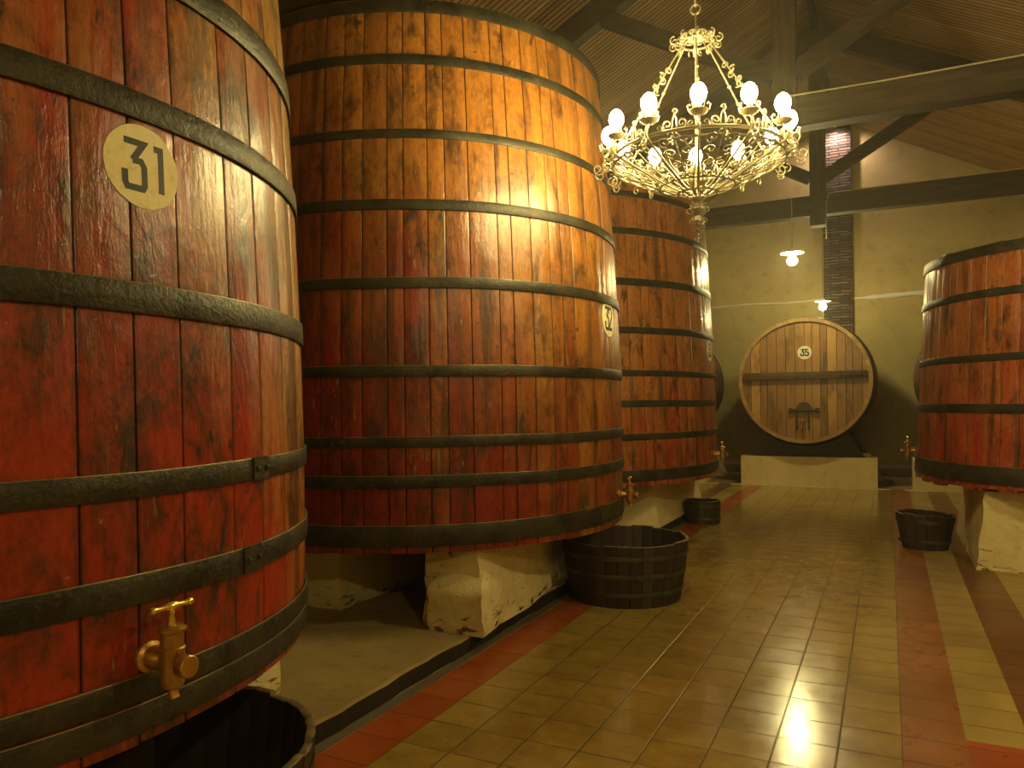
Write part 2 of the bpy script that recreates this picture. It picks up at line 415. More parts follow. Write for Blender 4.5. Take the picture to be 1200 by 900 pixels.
def hoop_bm(rfun, zl, zh, seed, th=.009, n=120, wob=.0025, joint=None):
    rnd = random.Random(seed); bm = bmesh.new()
    ph = [rnd.random() * 6 for _ in range(3)]
    def w(a): return wob * (math.sin(a * 2 + ph[0]) + .6 * math.sin(a * 5 + ph[1]) + .4 * math.sin(a * 11 + ph[2]))
    rings = []
    for (dz, dr) in ((zl, .0005), (zl, th * .8), (zl + .004, th), ((zl + zh) / 2, th + .0008), (zh - .0025, th), (zh, th * .85), (zh, .0005)):
        row = []
        for i in range(n):
            a = 2 * PI * i / n; z = dz + w(a)
            r = rfun(dz) + .0022 + dr + .0006 * math.sin(a * 37 + ph[0])
            row.append(bm.verts.new((r * math.cos(a), r * math.sin(a), z)))
        rings.append(row)
    rings.append(rings[0])
    for q, (A, B) in enumerate(zip(rings, rings[1:])):
        for i in range(n):
            j = (i + 1) % n; bm.faces.new((A[i], A[j], B[j], B[i])).material_index = 1 if q in (4, 5) else 0  # top edge faces take the painted glint colour
    ja = joint if joint is not None else rnd.uniform(0, 6.28)
    zm = (zl + zh) / 2
    # overlapping end plate with two rivets
    R = rfun(zm) + th + .002; wd = .09 / R
    m = 6; pr = []
    for zz in (zl - .001, zh + .001):
        pr.append([bm.verts.new(((R + .006) * math.cos(ja + wd * (i / m - .5)), (R + .006) * math.sin(ja + wd * (i / m - .5)), zz + w(ja))) for i in range(m + 1)])
        pr.append([bm.verts.new(((R - .002) * math.cos(ja + wd * (i / m - .5)), (R - .002) * math.sin(ja + wd * (i / m - .5)), zz + w(ja))) for i in range(m + 1)])
    for i in range(m):
        bm.faces.new((pr[0][i], pr[0][i + 1], pr[2][i + 1], pr[2][i]))
        bm.faces.new((pr[0][i], pr[0][i + 1], pr[1][i + 1], pr[1][i])); bm.faces.new((pr[2][i], pr[2][i + 1], pr[3][i + 1], pr[3][i]))
    for i in (0, m): bm.faces.new((pr[0][i], pr[2][i], pr[3][i], pr[1][i]))
    for d in (-.3, .3):
        an = ja + wd * d
        ball(bm, ((R + .007) * math.cos(an), (R + .007) * math.sin(an), zm + w(ja)), .009, 8)
    return bm

# ------------------------------------------------------------------ painted numbers
GLYPH = {'3': [[(0, 1), (1, 1), (.42, .60)], [(.42, .60), (.85, .60), (1, .48), (1, .08), (.9, 0), (.1, 0), (0, .1), (0, .36)]],
         '1': [[(.0, .98), (.78, .98), (.78, 0)]],
         '2': [[(0, .72), (0, .9), (.12, 1), (.9, 1), (1, .88), (1, .62), (0, .12), (0, 0), (1, 0)]],
         '5': [[(1, 1), (.05, 1), (.05, .56), (.85, .56), (1, .46), (1, .1), (.88, 0), (.1, 0), (0, .1), (0, .26)]]}
def painted_number(parent, text, R, mapf, lay, matdisc, matink, stroke=.17):
    """disc of radius R mapped by mapf(u, v, lift); lay = (x0, x1, y0, y1) per character"""
    bm = bmesh.new(); nr, na = 8, 64; prev = None
    for k in range(nr + 1):
        r = R * k / nr
        if k == 0: cur = [bm.verts.new(mapf(0, 0, .0016))]
        else:
            cur = []
            for i in range(na):
                a = 2 * PI * i / na; q = r * (1 + (.006 * math.sin(a * 7 + 1) + .004 * math.sin(a * 13) if k == nr else 0))
                cur.append(bm.verts.new(mapf(q * math.cos(a), q * math.sin(a), .0016)))
        if prev is not None:
            for i in range(na):
                j = (i + 1) % na
                if len(prev) == 1: bm.faces.new((prev[0], cur[i], cur[j]))
                else: bm.faces.new((prev[i], prev[j], cur[j], cur[i]))
        prev = cur
    # thin paint edge
    rim = [bm.verts.new(mapf(R * math.cos(2 * PI * i / na), R * math.sin(2 * PI * i / na), -.001)) for i in range(na)]
    for i in range(na):
        j = (i + 1) % na; bm.faces.new((prev[i], prev[j], rim[j], rim[i]))
    d = finish('number_disc', bm, matdisc, parent)
    for ch, (x0, x1, y0, y1) in zip(text, lay):
        bm = bmesh.new()
        hw = R * stroke / 2
        for line in GLYPH[ch]:
            P = [Vector((x0 + (x1 - x0) * p[0], y0 + (y1 - y0) * p[1])) for p in line]
            L, Rr = [], []
            for i, p in enumerate(P):
                ds = []
                if i > 0: ds.append((p - P[i - 1]).normalized())
                if i < len(P) - 1: ds.append((P[i + 1] - p).normalized())
                nn = [Vector((-q.y, q.x)) for q in ds]
                if len(nn) == 2:
                    m = (nn[0] + nn[1]).normalized(); k = hw / max(.35, m.dot(nn[0]))
                else: m = nn[0]; k = hw
                L.append(p + m * k); Rr.append(p - m * k)
            for i in range(len(P) - 1):
                seg = max(1, int((P[i + 1] - P[i]).length / (R * .15)))
                for q in range(seg):
                    t0, t1 = q / seg, (q + 1) / seg
                    quad = [L[i].lerp(L[i + 1], t0), L[i].lerp(L[i + 1], t1), Rr[i].lerp(Rr[i + 1], t1), Rr[i].lerp(Rr[i + 1], t0)]
                    top = [bm.verts.new(mapf(c.x, c.y, .0024)) for c in quad]; bot = [bm.verts.new(mapf(c.x, c.y, .0012)) for c in quad]
                    bm.faces.new(top)
                    for e in range(4): bm.faces.new((top[e], top[(e + 1) % 4], bot[(e + 1) % 4], bot[e]))
        finish('painted_digit', bm, matink, d, smooth=False)
    return d

# ------------------------------------------------------------------ brass tap (points along +x)
def tap(parent, loc, ang, s=1.0):
    bm = bmesh.new()
    lathe(bm, [(.0, -.01), (.034, -.01), (.036, .0), (.035, .008), (.026, .014), (.027, .03), (.022, .045), (.017, .055), (.017, .075)], 24, 'x')
    # barrel
    lathe(bm, [(.0, -.058), (.018, -.058), (.023, -.054), (.025, -.048), (.0265, -.035), (.0275, -.01), (.027, .022), (.0285, .026), (.0285, .031), (.025, .034), (.0245, .064), (.030, .067), (.031, .074), (.024, .079), (.0, .081)], 28, 'z', (.078, 0, 0))
    b = finish('tap', bm, M['brass'], parent); b.location = loc; b.rotation_euler = (0, 0, ang); b.scale = (s, s, s)
    bm = bmesh.new()
    lathe(bm, [(.0, .09), (.014, .09), (.014, .104), (.022, .108), (.0245, .112), (.0245, .134), (.022, .137), (.0, .1375)], 24, 'x', (0, 0, -.004))
    finish('tap_cap', bm, M['brass'], b)
    bm = bmesh.new()
    lathe(bm, [(.0, .078), (.009, .078), (.0075, .09), (.006, .1), (.007, .112), (.010, .118), (.0, .122)], 14, 'z', (.078, 0, 0))
    lathe(bm, [(0, -.054), (.0065, -.053), (.0085, -.048), (.0075, -.042), (.0055, -.034), (.006, -.02), (.0095, -.008), (.0105, 0), (.0095, .008), (.006, .02), (.0055, .034), (.0075, .042), (.0085, .048), (.0065, .053), (0, .054)], 14, 'y', (.078, 0, .121))
    finish('tap_handle', bm, M['brassy'], b)
    bm = bmesh.new()
    tube(bm, [(.078, 0, -.05), (.080, .0, -.068), (.085, 0, -.08)], [.012, .011, .0115], 12)
    finish('spout', bm, M['brass'], b)
    return b

def tank(name, label, X, Y, prof, z0, z1, hoops, nst, seed, mat, top_wob=.004, joints=None):
    a, b, c = prof
    root = empty(name, label, 'wine tank', (X, Y, 0))
    rf = lambda z: a + b * (z - 1.5) + c * (z - 1.5) ** 2 - .008
    bm = bmesh.new(); stave_shell(bm, rf, z0, z1, nst, seed, edge_wob=top_wob)
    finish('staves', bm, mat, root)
    for k, (zl, zh) in enumerate(hoops):
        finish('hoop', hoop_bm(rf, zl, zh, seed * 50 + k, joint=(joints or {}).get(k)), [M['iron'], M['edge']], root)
    for nm, zz, dz in (('top_head', z1 - .12, .05), ('bottom_head', z0 + .06, .05)):
        bm = bmesh.new(); lathe(bm, [(rf(zz) - .05, zz), (rf(zz) - .05, zz + dz)], 72); finish(nm, bm, mat, root)
    def mapf_at(ang, z):
        def f(u, v, lift):
            zz = z + v; R = rf(zz) + lift; an = ang + u / R
            return (R * math.cos(an), R * math.sin(an), zz)
        return f
    return root, rf, mapf_at

D = math.radians
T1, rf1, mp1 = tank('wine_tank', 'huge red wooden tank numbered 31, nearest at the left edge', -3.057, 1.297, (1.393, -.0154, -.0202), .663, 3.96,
    [(3.85, 3.95), (3.25, 3.33), (2.61, 2.70), (2.228, 2.300), (1.731, 1.809), (1.275, 1.340), (1.009, 1.084), (.767, .832), (.692, .7655)], 54, 5, M['tank1'])
painted_number(T1, '31', .106, mp1(D(-.6), 2.11), [(-.052, .002, -.058, .058), (.032, .057, -.058, .058)], M['paint'], M['ink'], .155)
tap(T1, (rf1(.87) * math.cos(D(-1.2)), rf1(.87) * math.sin(D(-1.2)), .872), D(-1.2), 1.12)

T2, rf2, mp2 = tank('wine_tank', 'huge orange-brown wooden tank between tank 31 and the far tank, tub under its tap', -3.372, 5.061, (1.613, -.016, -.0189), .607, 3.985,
    [(3.90, 3.983), (3.567, 3.630), (3.103, 3.160), (2.666, 2.731), (2.190, 2.257), (1.661, 1.729), (1.236, 1.302), (.994, 1.07), (.650, .779)], 74, 9, M['tank2'], joints={2: D(-112), 1: D(-100)})
painted_number(T2, '32', .13, mp2(D(1.5), 2.09), [(-.07, -.005, -.075, .075), (.012, .072, -.075, .075)], M['paint'], M['ink'], .17)
tap(T2, (rf2(.81) * math.cos(D(8)), rf2(.81) * math.sin(D(8)), .81), D(8))

T3, rf3, mp3 = tank('wine_tank', 'far wooden tank at the left of the aisle, behind the chandelier pendant', -3.949, 8.90, (2.109, -.0304, -.0089), .607, 3.88,
    [(3.80, 3.878), (3.655, 3.72), (3.250, 3.318), (2.712, 2.788), (2.205, 2.275), (1.755, 1.820), (1.43, 1.502), (1.088, 1.157), (.657, .775)], 84, 14, M['tank3'])
painted_number(T3, '33', .13, mp3(D(0), 2.08), [(-.07, -.008, -.07, .07), (.008, .07, -.07, .07)], M['paint'], M['ink'], .17)
tap(T3, (rf3(.86) * math.cos(D(1)), rf3(.86) * math.sin(D(1)), .86), D(1), 1.15)

T4, rf4, mp4 = tank('wine_tank', 'squat red wooden tank on a white block at the right edge', 1.830, 8.647, (1.5556, -.0525, -.0011), .700, 2.80,
    [(2.715, 2.808), (2.348, 2.417), (1.799, 1.862), (1.356, 1.437), (.752, .906)], 76, 21, M['tank4'], top_wob=.024)
tap(T4, (rf4(.965) * math.cos(D(-177)), rf4(.965) * math.sin(D(-177)), .965), D(-177), 1.1)

# ------------------------------------------------------------------ masonry plinths
def rough(bm, amp, sc, seed, keep=None, cuts=0):
    for v in bm.verts:
        if keep and keep(v.co): continue
        p = v.co * sc + Vector((seed, seed * 2, 0))
        v.co += Vector((noise.noise(p), noise.noise(p + Vector((9, 0, 0))), .5 * noise.noise(p + Vector((0, 9, 0))))) * amp
def gridbox(bm, P, nx, ny, nz):
    """P(u,v,w)->point, closed surface of a bent box"""
    vs = {}
    def V(i, j, k):
        if (i, j, k) not in vs: vs[(i, j, k)] = bm.verts.new(P(i / nx, j / ny, k / nz))
        return vs[(i, j, k)]
    for i in range(nx):
        for j in range(ny):
            for k in (0, nz): bm.faces.new((V(i, j, k), V(i + 1, j, k), V(i + 1, j + 1, k), V(i, j + 1, k)))
    for i in range(nx):
        for k in range(nz):
            for j in (0, ny): bm.faces.new((V(i, j, k), V(i + 1, j, k), V(i + 1, j, k + 1), V(i, j, k + 1)))
    for j in range(ny):
        for k in range(nz):
            for i in (0, nx): bm.faces.new((V(i, j, k), V(i, j + 1, k), V(i, j + 1, k + 1), V(i, j, k + 1)))
def plinth(label, x0, x1, y0, y1, z0, z1, flare=(0, 0, 0, 0), seed=1, mat='white', group=None, amp=.02, lump=None, cat='plinth', bend=None):
    """flare: extra width at the foot on -x, +x, -y, +y"""
    bm = bmesh.new()
    L = max(6, int((x1 - x0) / .05)), max(8, int((y1 - y0) / .06)), max(8, int((z1 - z0) / .04))
    def P(u, v, w):
        k = (1 - w) ** 1.3
        xa, xb = x0 - flare[0] * k, x1 + flare[1] * k
        ya, yb = y0 - flare[2] * k, y1 + flare[3] * k
        if bend: xb += bend(v)
        return Vector((xa + (xb - xa) * u, ya + (yb - ya) * v, z0 + (z1 - z0) * w))
    gridbox(bm, P, *L)
    if lump: lump(bm)
    rough(bm, amp * .5, 5, seed, keep=lambda c: c.z < z0 + .002 or c.z > z1 - .004)
    rough(bm, amp * .35, 17, seed + 4, keep=lambda c: c.z < z0 + .002 or c.z > z1 - .004)
    ox, oy = (x0 + x1) / 2, (y0 + y1) / 2
    for v in bm.verts: v.co -= Vector((ox, oy, z0))
    o = finish('masonry_plinth', bm, M[mat], None)
    o.location = (ox, oy, z0)
    return tag(o, label, cat, group)
SL = .1
plinth('whitewashed plinth with its end showing past the tub under tank 31', -3.05, -2.66, .2, 2.74, SL, .655, seed=2, amp=.012)
plinth('whitewashed wall plinth under the inner side of tank 31', -4.1, -3.72, .2, 2.7, SL, .655, seed=3, amp=.012)
def lump2(bm):
    # built-up lower block with a sloping shoulder at the near end, dying into the side of the plinth
    def P(u, v, w):
        xa, xb = -2.545, -2.165 - .075 * v
        ya, yb = 3.885, 4.55
        zt = .36 - .03 * v
        if w > .6:
            k = (w - .6) / .4
            return Vector((xa + .02 * k + (xb - xa - .10 * k) * u, ya + .14 * k + (yb - ya - .14 * k - .2 * k) * v, zt + k * .12))
        return Vector((xa + (xb - xa) * u, ya + (yb - ya) * v, SL + (zt - SL) * (w / .6)))
    gridbox(bm, P, 12, 20, 14)
plinth('rough whitewashed plinth with crumbling lower block under the middle tank', -2.63, -2.25, 3.98, 6.25, SL, .600, (0, .05, .02, 0), seed=5, amp=.034, lump=lump2, bend=lambda v: -.14 * max(0, min(1, (v - .28) / .38)))
plinth('whitewashed plinth in shadow left of the dark gap under the middle tank', -3.75, -3.34, 4.0, 6.2, SL, .600, seed=6, amp=.012)
plinth('whitewashed plinth with sloping sides under the far left tank, beside the small tub', -2.78, -2.36, 8.12, 10.2, SL, .600, (.05, .11, .06, 0), seed=7, mat='smooth', amp=.006)
plinth('whitewashed plinth under the wall side of the far left tank', -5.1, -4.6, 7.9, 10.0, SL, .600, seed=8, mat='smooth', amp=.008)
plinth('large cracked whitewashed plinth under the squat right-hand tank', .74, 1.4, 7.62, 9.72, 0, .674, (.075, 0, .045, 0), seed=11, amp=.035)
plinth('whitewashed plinth under the far side of the squat right-hand tank', 2.2, 2.85, 7.7, 9.7, 0, .674, seed=12, amp=.02)

# ------------------------------------------------------------------ tubs
def tub(name, label, cat, X, Y, rt, rb, h, seed, z0=0.0, wob=.008, oval=1.0, rot=0.0, tilt=0.0, hoops=2, nst=30, group=None):
    root = empty(name, label, cat, (X, Y, z0), group, (0, 0, rot)); root.scale = (1, oval, 1)
    rnd = random.Random(seed)
    rf = lambda z: rb + (rt - rb) * max(0, min(1, z / h)) ** .85
    bm = bmesh.new()
    lay = bm.loops.layers.color.new('stave')
    th = .028; a = 0; cols = []
    for i in range(nst):
        da = 2 * PI / nst; R1 = rnd.random(); e = rnd.uniform(-wob, wob)
        for q, off, g in ((0, -.006, 1), (.06, -.001, .3), (.5, .001, 0), (.94, -.001, .3)):
            cols.append((a + da * q, off, g, R1, e))
        a += da
    prof = [(0, 0), (h * .25, 0), (h * .5, 0), (h * .75, 0), (h, 0), (h + .003, -.004), (h + .003, -th + .004), (h, -th), (h * .5, -th), (.04, -th)]
    V = []
    for (z, dr) in prof:
        row = []
        for (an, off, g, R1, e) in cols:
            top = z > h * .95
            zz = z + (e + tilt * math.cos(an) if top else 0)
            r = rf(z) + dr + (off if dr > -.003 else -off * .4)
            row.append(bm.verts.new((r * math.cos(an), r * math.sin(an), zz)))
        V.append(row)
    n = len(cols)
    for li, (A, B) in enumerate(zip(V, V[1:])):
        for i in range(n):
            j = (i + 1) % n; f = bm.faces.new((A[i], A[j], B[j], B[i]))
            f.material_index = 1 if 4 <= li <= 6 else 0
            for lp in f.loops:
                gg = cols[i][2] if (lp.vert is A[i] or lp.vert is B[i]) else cols[j][2]
                lp[lay] = (cols[i][3], cols[i][3], gg * (.5 if li >= 4 else 1), 1)
    finish('tub_staves', bm, [M['tub'], M['tubrim']], root)
    bm = bmesh.new(); lathe(bm, [(rf(0) - th * .6, .015), (rf(.04) - th * .6, .04)], 48); finish('tub_bottom', bm, M['tub'], root)
    for k in range(hoops):
        zz = h * (.18 + .58 * k / max(1, hoops - 1))
        finish('tub_hoop', hoop_bm(rf, zz, zz + .035, seed * 9 + k, .004, 64, .002), [M['hatch_iron'], M['hatch_iron']], root)
    return root
tub('wooden_tub', 'large dark tub at the bottom left corner under the tap of tank 31', 'tub', -2.06, 1.53, .52, .46, .45, 3, nst=34)
tub('wooden_tub', 'wide black wooden tub under the tap of the middle tank', 'tub', -1.835, 5.56, .485, .42, .455, 4, nst=32, hoops=3)
tub('wooden_tub', 'small dark tub on the red border beside the far left tank', 'tub', -2.045, 9.22, .215, .205, .27, 5, nst=20)
tub('wooden_bucket', 'dark oval wooden bucket on the right red border by the white plinth', 'bucket', .315, 8.47, .265, .20, .345, 6, nst=16, wob=.012, tilt=-.012, oval=.8)

# ------------------------------------------------------------------ horizontal casks
CX, CZ, CY = -1.275, 1.806, 13.52
def cask(label, cx, number, seed, front=True):
    root = empty('wine_cask', label, 'wine cask', (cx, CY, CZ)); root.scale = (.977, 1, .977)
    Lh = 2.2
    # body: staves run along y -> build along z then turn
    turn = Matrix.Rotation(PI / 2, 4, 'X')            # z -> -y
    rf = lambda z: 1.085 + .06 * (1 - ((z - Lh / 2) / (Lh / 2)) ** 2)
    bm = bmesh.new(); stave_shell(bm, rf, 0, Lh, 48, seed, thick=.055, rows=11, jit=.25)
    bmesh.ops.transform(bm, matrix=Matrix.Rotation(-PI / 2, 4, 'X'), verts=bm.verts)   # z -> y
    finish('staves', bm, M['caskside'], root)
    for k, (a, b) in enumerate(((.06, .12), (.3, .37), (.62, .69), (1.5, 1.57), (1.83, 1.9), (2.1, 2.16))):
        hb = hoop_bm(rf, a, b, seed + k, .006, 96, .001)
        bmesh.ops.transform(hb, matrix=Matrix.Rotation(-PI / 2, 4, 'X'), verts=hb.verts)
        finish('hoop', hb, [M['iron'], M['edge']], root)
    # chime: ring of stave ends proud of the head
    bm = bmesh.new(); lay = bm.loops.layers.color.new('stave'); rnd = random.Random(seed); n = 60
    for i in range(n):
        a0, a1 = 2 * PI * i / n + .002, 2 * PI * (i + 1) / n - .002; R1 = rnd.random()
        for (ra, rb, ya, yb) in ((1.025, 1.088, -.012, .03),):
            vs = []
            for an in (a0, (a0 + a1) / 2, a1):
                for (r, y) in ((ra, ya), (rb, ya), (rb, yb), (ra, yb)):
                    vs.append(bm.verts.new((r * math.cos(an), y + rnd.uniform(-.0, .0), r * math.sin(an))))
            for q in (0, 4):
                for e in range(4):
                    bm.faces.new((vs[q + e], vs[q + (e + 1) % 4], vs[q + 4 + (e + 1) % 4], vs[q + 4 + e]))
            bm.faces.new(vs[0:4]); bm.faces.new(vs[8:12])
        bm.faces.ensure_lookup_table()
        for f in bm.faces[-10:]:
            for lp in f.loops: lp[lay] = (R1, R1, 0, 1)
    finish('chime', bm, M['chime'], root)
    # head: vertical boards cut to the circle
    bm = bmesh.new(); lay = bm.loops.layers.color.new('stave'); x = -1.03; R = 1.03
    while x < 1.03 - 1e-6:
        w = min(rnd.uniform(.10, .17), 1.03 - x)
        if 1.03 - x - w < .04: w = 1.03 - x
        R1 = rnd.random(); xs = [x, x + .005, x + w * .25, x + w * .5, x + w * .75, x + w - .005, x + w]; nz = 6
        grid = []
        for q, xx in enumerate(xs):
            hgt = math.sqrt(max(1e-6, R * R - xx * xx)); y = .04 + (.006 if q in (0, 6) else 0) + R1 * .003
            grid.append([bm.verts.new((xx, y, -hgt + 2 * hgt * k / nz)) for k in range(nz + 1)])
        for q in range(6):
            for k in range(nz):
                f = bm.faces.new((grid[q][k], grid[q + 1][k], grid[q + 1][k + 1], grid[q][k + 1]))
                for lp in f.loops:
                    gg = 1 if (lp.vert in grid[0] or lp.vert in grid[6]) else 0
                    lp[lay] = (R1, R1, gg, 1)
        x += w
    finish('cask_head', bm, M['head'], root)
    bm = bmesh.new(); lathe(bm, [(1.02, Lh - .08), (1.02, Lh - .04)], 48, 'y'); finish('rear_head', bm, M['caskside'], root)
    bm = bmesh.new(); box(bm, (-1.0, -.035, .02), (1.0, .04, .15), .008); finish('crossbar', bm, M['bar'], root)
    bm = bmesh.new(); box(bm, (.58, -.05, .06), (.93, -.034, .085), .003)
    for xx in (.6, .75, .9): ball(bm, (xx, -.052, .072), .012, 8)
    box(bm, (.9, -.055, .045), (.935, -.034, .125), .003)
    finish('crossbar_strap', bm, M['hatch_iron'], root)
    if number:
        painted_number(root, number, .118, lambda u, v, l: (u + .02, .034 - l + .004, v + .485), [(-.06, -.012, -.052, .052), (.014, .062, -.052, .052)], M['paintw'], M['ink'], .19)
        # small hatch: arched door, clamp bar and screw
        bm = bmesh.new()
        pts = [(-.13, .0), (.13, .0)] + [(.13 * math.cos(a), .13 * math.sin(a) * 1.1) for a in [PI * k / 12 for k in range(1, 12)]]
        for yy in (0,):
            f0 = [bm.verts.new((px, .012, pz)) for px, pz in pts]; f1 = [bm.verts.new((px, .04, pz)) for px, pz in pts]
            bm.faces.new(f0)
            for i in range(len(f0)): bm.faces.new((f0[i], f0[(i + 1) % len(f0)], f1[(i + 1) % len(f0)], f1[i]))
        h = finish('hatch', bm, M['bar'], root); h.location = (.0, 0, -.515)
        bm = bmesh.new(); box(bm, (-.25, -.02, -.03), (.25, .02, .02), .008); lathe(bm, [(0, -.07), (.022, -.07), (.022, -.05), (.012, -.045), (.012, .0), (0, .0)], 12, 'y', (0, 0, 0))
        tube(bm, [(-.07, -.06, .0), (.07, -.06, .0)], .009, 8)
        for sx in (-.22, .22): box(bm, (sx - .03, -.028, -.045), (sx + .03, .035, .04), .006)
        finish('hatch_clamp', bm, M['hatch_iron'], h)
        bm = bmesh.new(); box(bm, (-.13, .005, -.34), (-.095, .04, 0), .004); box(bm, (.06, .005, -.34), (.095, .04, 0), .004)
        finish('hatch_batten', bm, M['bar'], h)
        t = tap(root, (-.035, .05, -.80), -PI / 2, 1.0)
    return root
cask('great oak cask numbered 35 lying on the white block against the back wall', CX, '35', 40)
cask('oak cask mostly hidden behind the far left tank, only a dark edge showing', CX - 2.80, None, 44)
cask('oak cask mostly hidden behind the squat right-hand tank, only a dark edge showing', CX + 2.80, None, 48)

def cradle(label, cx):
    root = empty('cask_cradle', label, 'cradle', (cx, 13.8, .5)); n = 28
    for (y0, y1) in ((13.80, 14.02), (15.0, 15.25)):
        bm = bmesh.new(); top = []
        for i in range(n + 1):
            x = -.92 + 1.84 * i / n
            R = 1.117 if y0 < 14.5 else 1.136
            zc = CZ - math.sqrt(R * R - x * x) - .006
            zlim = .93 - (abs(x) - .66) * 1.75 if abs(x) > .66 else 9
            top.append((x, min(zc, zlim)))
        a0 = [bm.verts.new((x, y0, z)) for x, z in top]; a1 = [bm.verts.new((x, y1, z)) for x, z in top]
        b0 = [bm.verts.new((x, y0, .5)) for x, z in top]; b1 = [bm.verts.new((x, y1, .5)) for x, z in top]
        for i in range(n):
            bm.faces.new((a0[i], a0[i + 1], a1[i + 1], a1[i])); bm.faces.new((b0[i], b0[i + 1], b1[i + 1], b1[i]))
            bm.faces.new((a0[i], a0[i + 1], b0[i + 1], b0[i])); bm.faces.new((a1[i], a1[i + 1], b1[i + 1], b1[i]))
        for i in (0, n): bm.faces.new((a0[i], a1[i], b1[i], b0[i]))
        for v in bm.verts: v.co -= Vector((0, 13.8, .5))
        finish('saddle', bm, M['cradle'], root)
    return root
cradle('black timber cradle holding cask 35 on its white block', CX)
cradle('timber cradle under the cask hidden behind the far left tank', CX - 2.80)
cradle('timber cradle under the cask hidden behind the right-hand tank', CX + 2.80)
plinth('long white block under cask 35, facing the aisle', -2.35, -.165, 13.70, 14.15, 0, .498, seed=20, mat='smooth', amp=.004)
plinth('white block seen through the gap under the squat right-hand tank', .345, 2.6, 13.70, 14.15, 0, .498, seed=21, mat='smooth', amp=.004)
plinth('white block under the cask hidden behind the far left tank', -5.0, -2.98, 13.70, 14.15, 0, .498, seed=22, mat='smooth', amp=.004)
for cx, lb in ((CX, 'rear masonry support with sloping sides behind the block of cask 35'), (CX - 2.80, 'rear masonry support with sloping sides behind the far left tank tap'), (CX + 2.80, 'rear masonry support behind the right-hand white block')):
    plinth(lb, cx - .98, cx + .98, 14.9, 15.4, 0, .498, (.2, .2, 0, 0), seed=30, mat='smooth', amp=.006, cat='support')

# ------------------------------------------------------------------ building shell
XL, XR, YB, YF = -6.2, 4.3, 16.85, -9.0
RX, RZ, SLP = -.93, 7.25, .5255
def zroof(x): return RZ - SLP * abs(x - RX)
def polyobj(name, verts, faces, mats, mi=None):
    me = bpy.data.meshes.new(name); me.from_pydata(verts, [], faces); me.update()
    for m in mats: me.materials.append(m)
    if mi:
        for p, i in zip(me.polygons, mi): p.material_index = i
    o = bpy.data.objects.new(name, me); COL.objects.link(o); return struct(o)
def wallbox(name, lo, hi, mat):
    bm = bmesh.new(); box(bm, lo, hi); return struct(finish(name, bm, mat, smooth=False))
# gable walls
for nm, y0, y1 in (('wall_back', YB, YB + .3), ('wall_front', YF - .3, YF)):
    P = [(XL - .3, 0), (XR + .3, 0), (XR + .3, zroof(XR) - .0), (RX, RZ), (XL - .3, zroof(XL))]
    v = [(x, y0, z) for x, z in P] + [(x, y1, z) for x, z in P]
    f = [(0, 1, 2, 3, 4), (9, 8, 7, 6, 5)] + [(i, i + 5, (i + 1) % 5 + 5, (i + 1) % 5) for i in range(5)]
    polyobj(nm, v, f, [M['wall']])
wallbox('wall_left', (XL - .3, YF, 0), (XL, YB, zroof(XL)), M['wall'])
wallbox('wall_right', (XR, YF, 0), (XR + .3, YB, zroof(XR)), M['wall'])
# two roof slopes lined with laths
v = []; f = []
for s_, xe in ((-1, XL - .35), (1, XR + .35)):
    b = len(v); t = .12
    v += [(RX, YF - .35, RZ), (RX, YB + .35, RZ), (xe, YB + .35, zroof(xe)), (xe, YF - .35, zroof(xe)),
          (RX, YF - .35, RZ + t), (RX, YB + .35, RZ + t), (xe, YB + .35, zroof(xe) + t), (xe, YF - .35, zroof(xe) + t)]
    f += [tuple(b + i for i in q) for q in ((0, 1, 2, 3), (4, 5, 6, 7), (0, 3, 7, 4), (1, 2, 6, 5), (2, 3, 7, 6))]
polyobj('ceiling', v, f, [M['ceil']])
# floor zones: aisle tiles, red borders, side tiles, bare concrete
XB = X0 - 8 * TILE                                   # inner edge of the left red border
xs = [XL - .3, -2.70, -2.45, XB - TILE, XB, X0, X0 + TILE, .535, .80, XR + .3]
ys = [YF - .3, 3.30, 3.80, 9.6, 13.56, 13.68, YB + .3]
v = []; f = []; mi = []
mats = [M['tile'], M['red'], M['brown'], M['side'], M['ground'], M['smooth'], M['orange']]
for i in range(len(xs) - 1):
    for j in range(len(ys) - 1):
        x, y = (xs[i] + xs[i + 1]) / 2, (ys[j] + ys[j + 1]) / 2
        if y > 13.68: m = 4
        elif y > 13.56: m = 5
        elif XB < x < X0: m = 0
        elif X0 < x < X0 + TILE: m = 6
        elif XB - TILE < x < XB: m = 1
        elif x > X0: m = 1 if 3.3 < y < 3.8 else (3 if y < 3.3 else (2 if .535 < x < .8 else 3))
        else: m = 2 if (-2.70 < x < -2.45) else 3
        b = len(v); v += [(xs[i], ys[j], 0), (xs[i + 1], ys[j], 0), (xs[i + 1], ys[j + 1], 0), (xs[i], ys[j + 1], 0)]
        f.append((b, b + 1, b + 2, b + 3)); mi.append(m)
polyobj('floor', v, f, mats, mi)
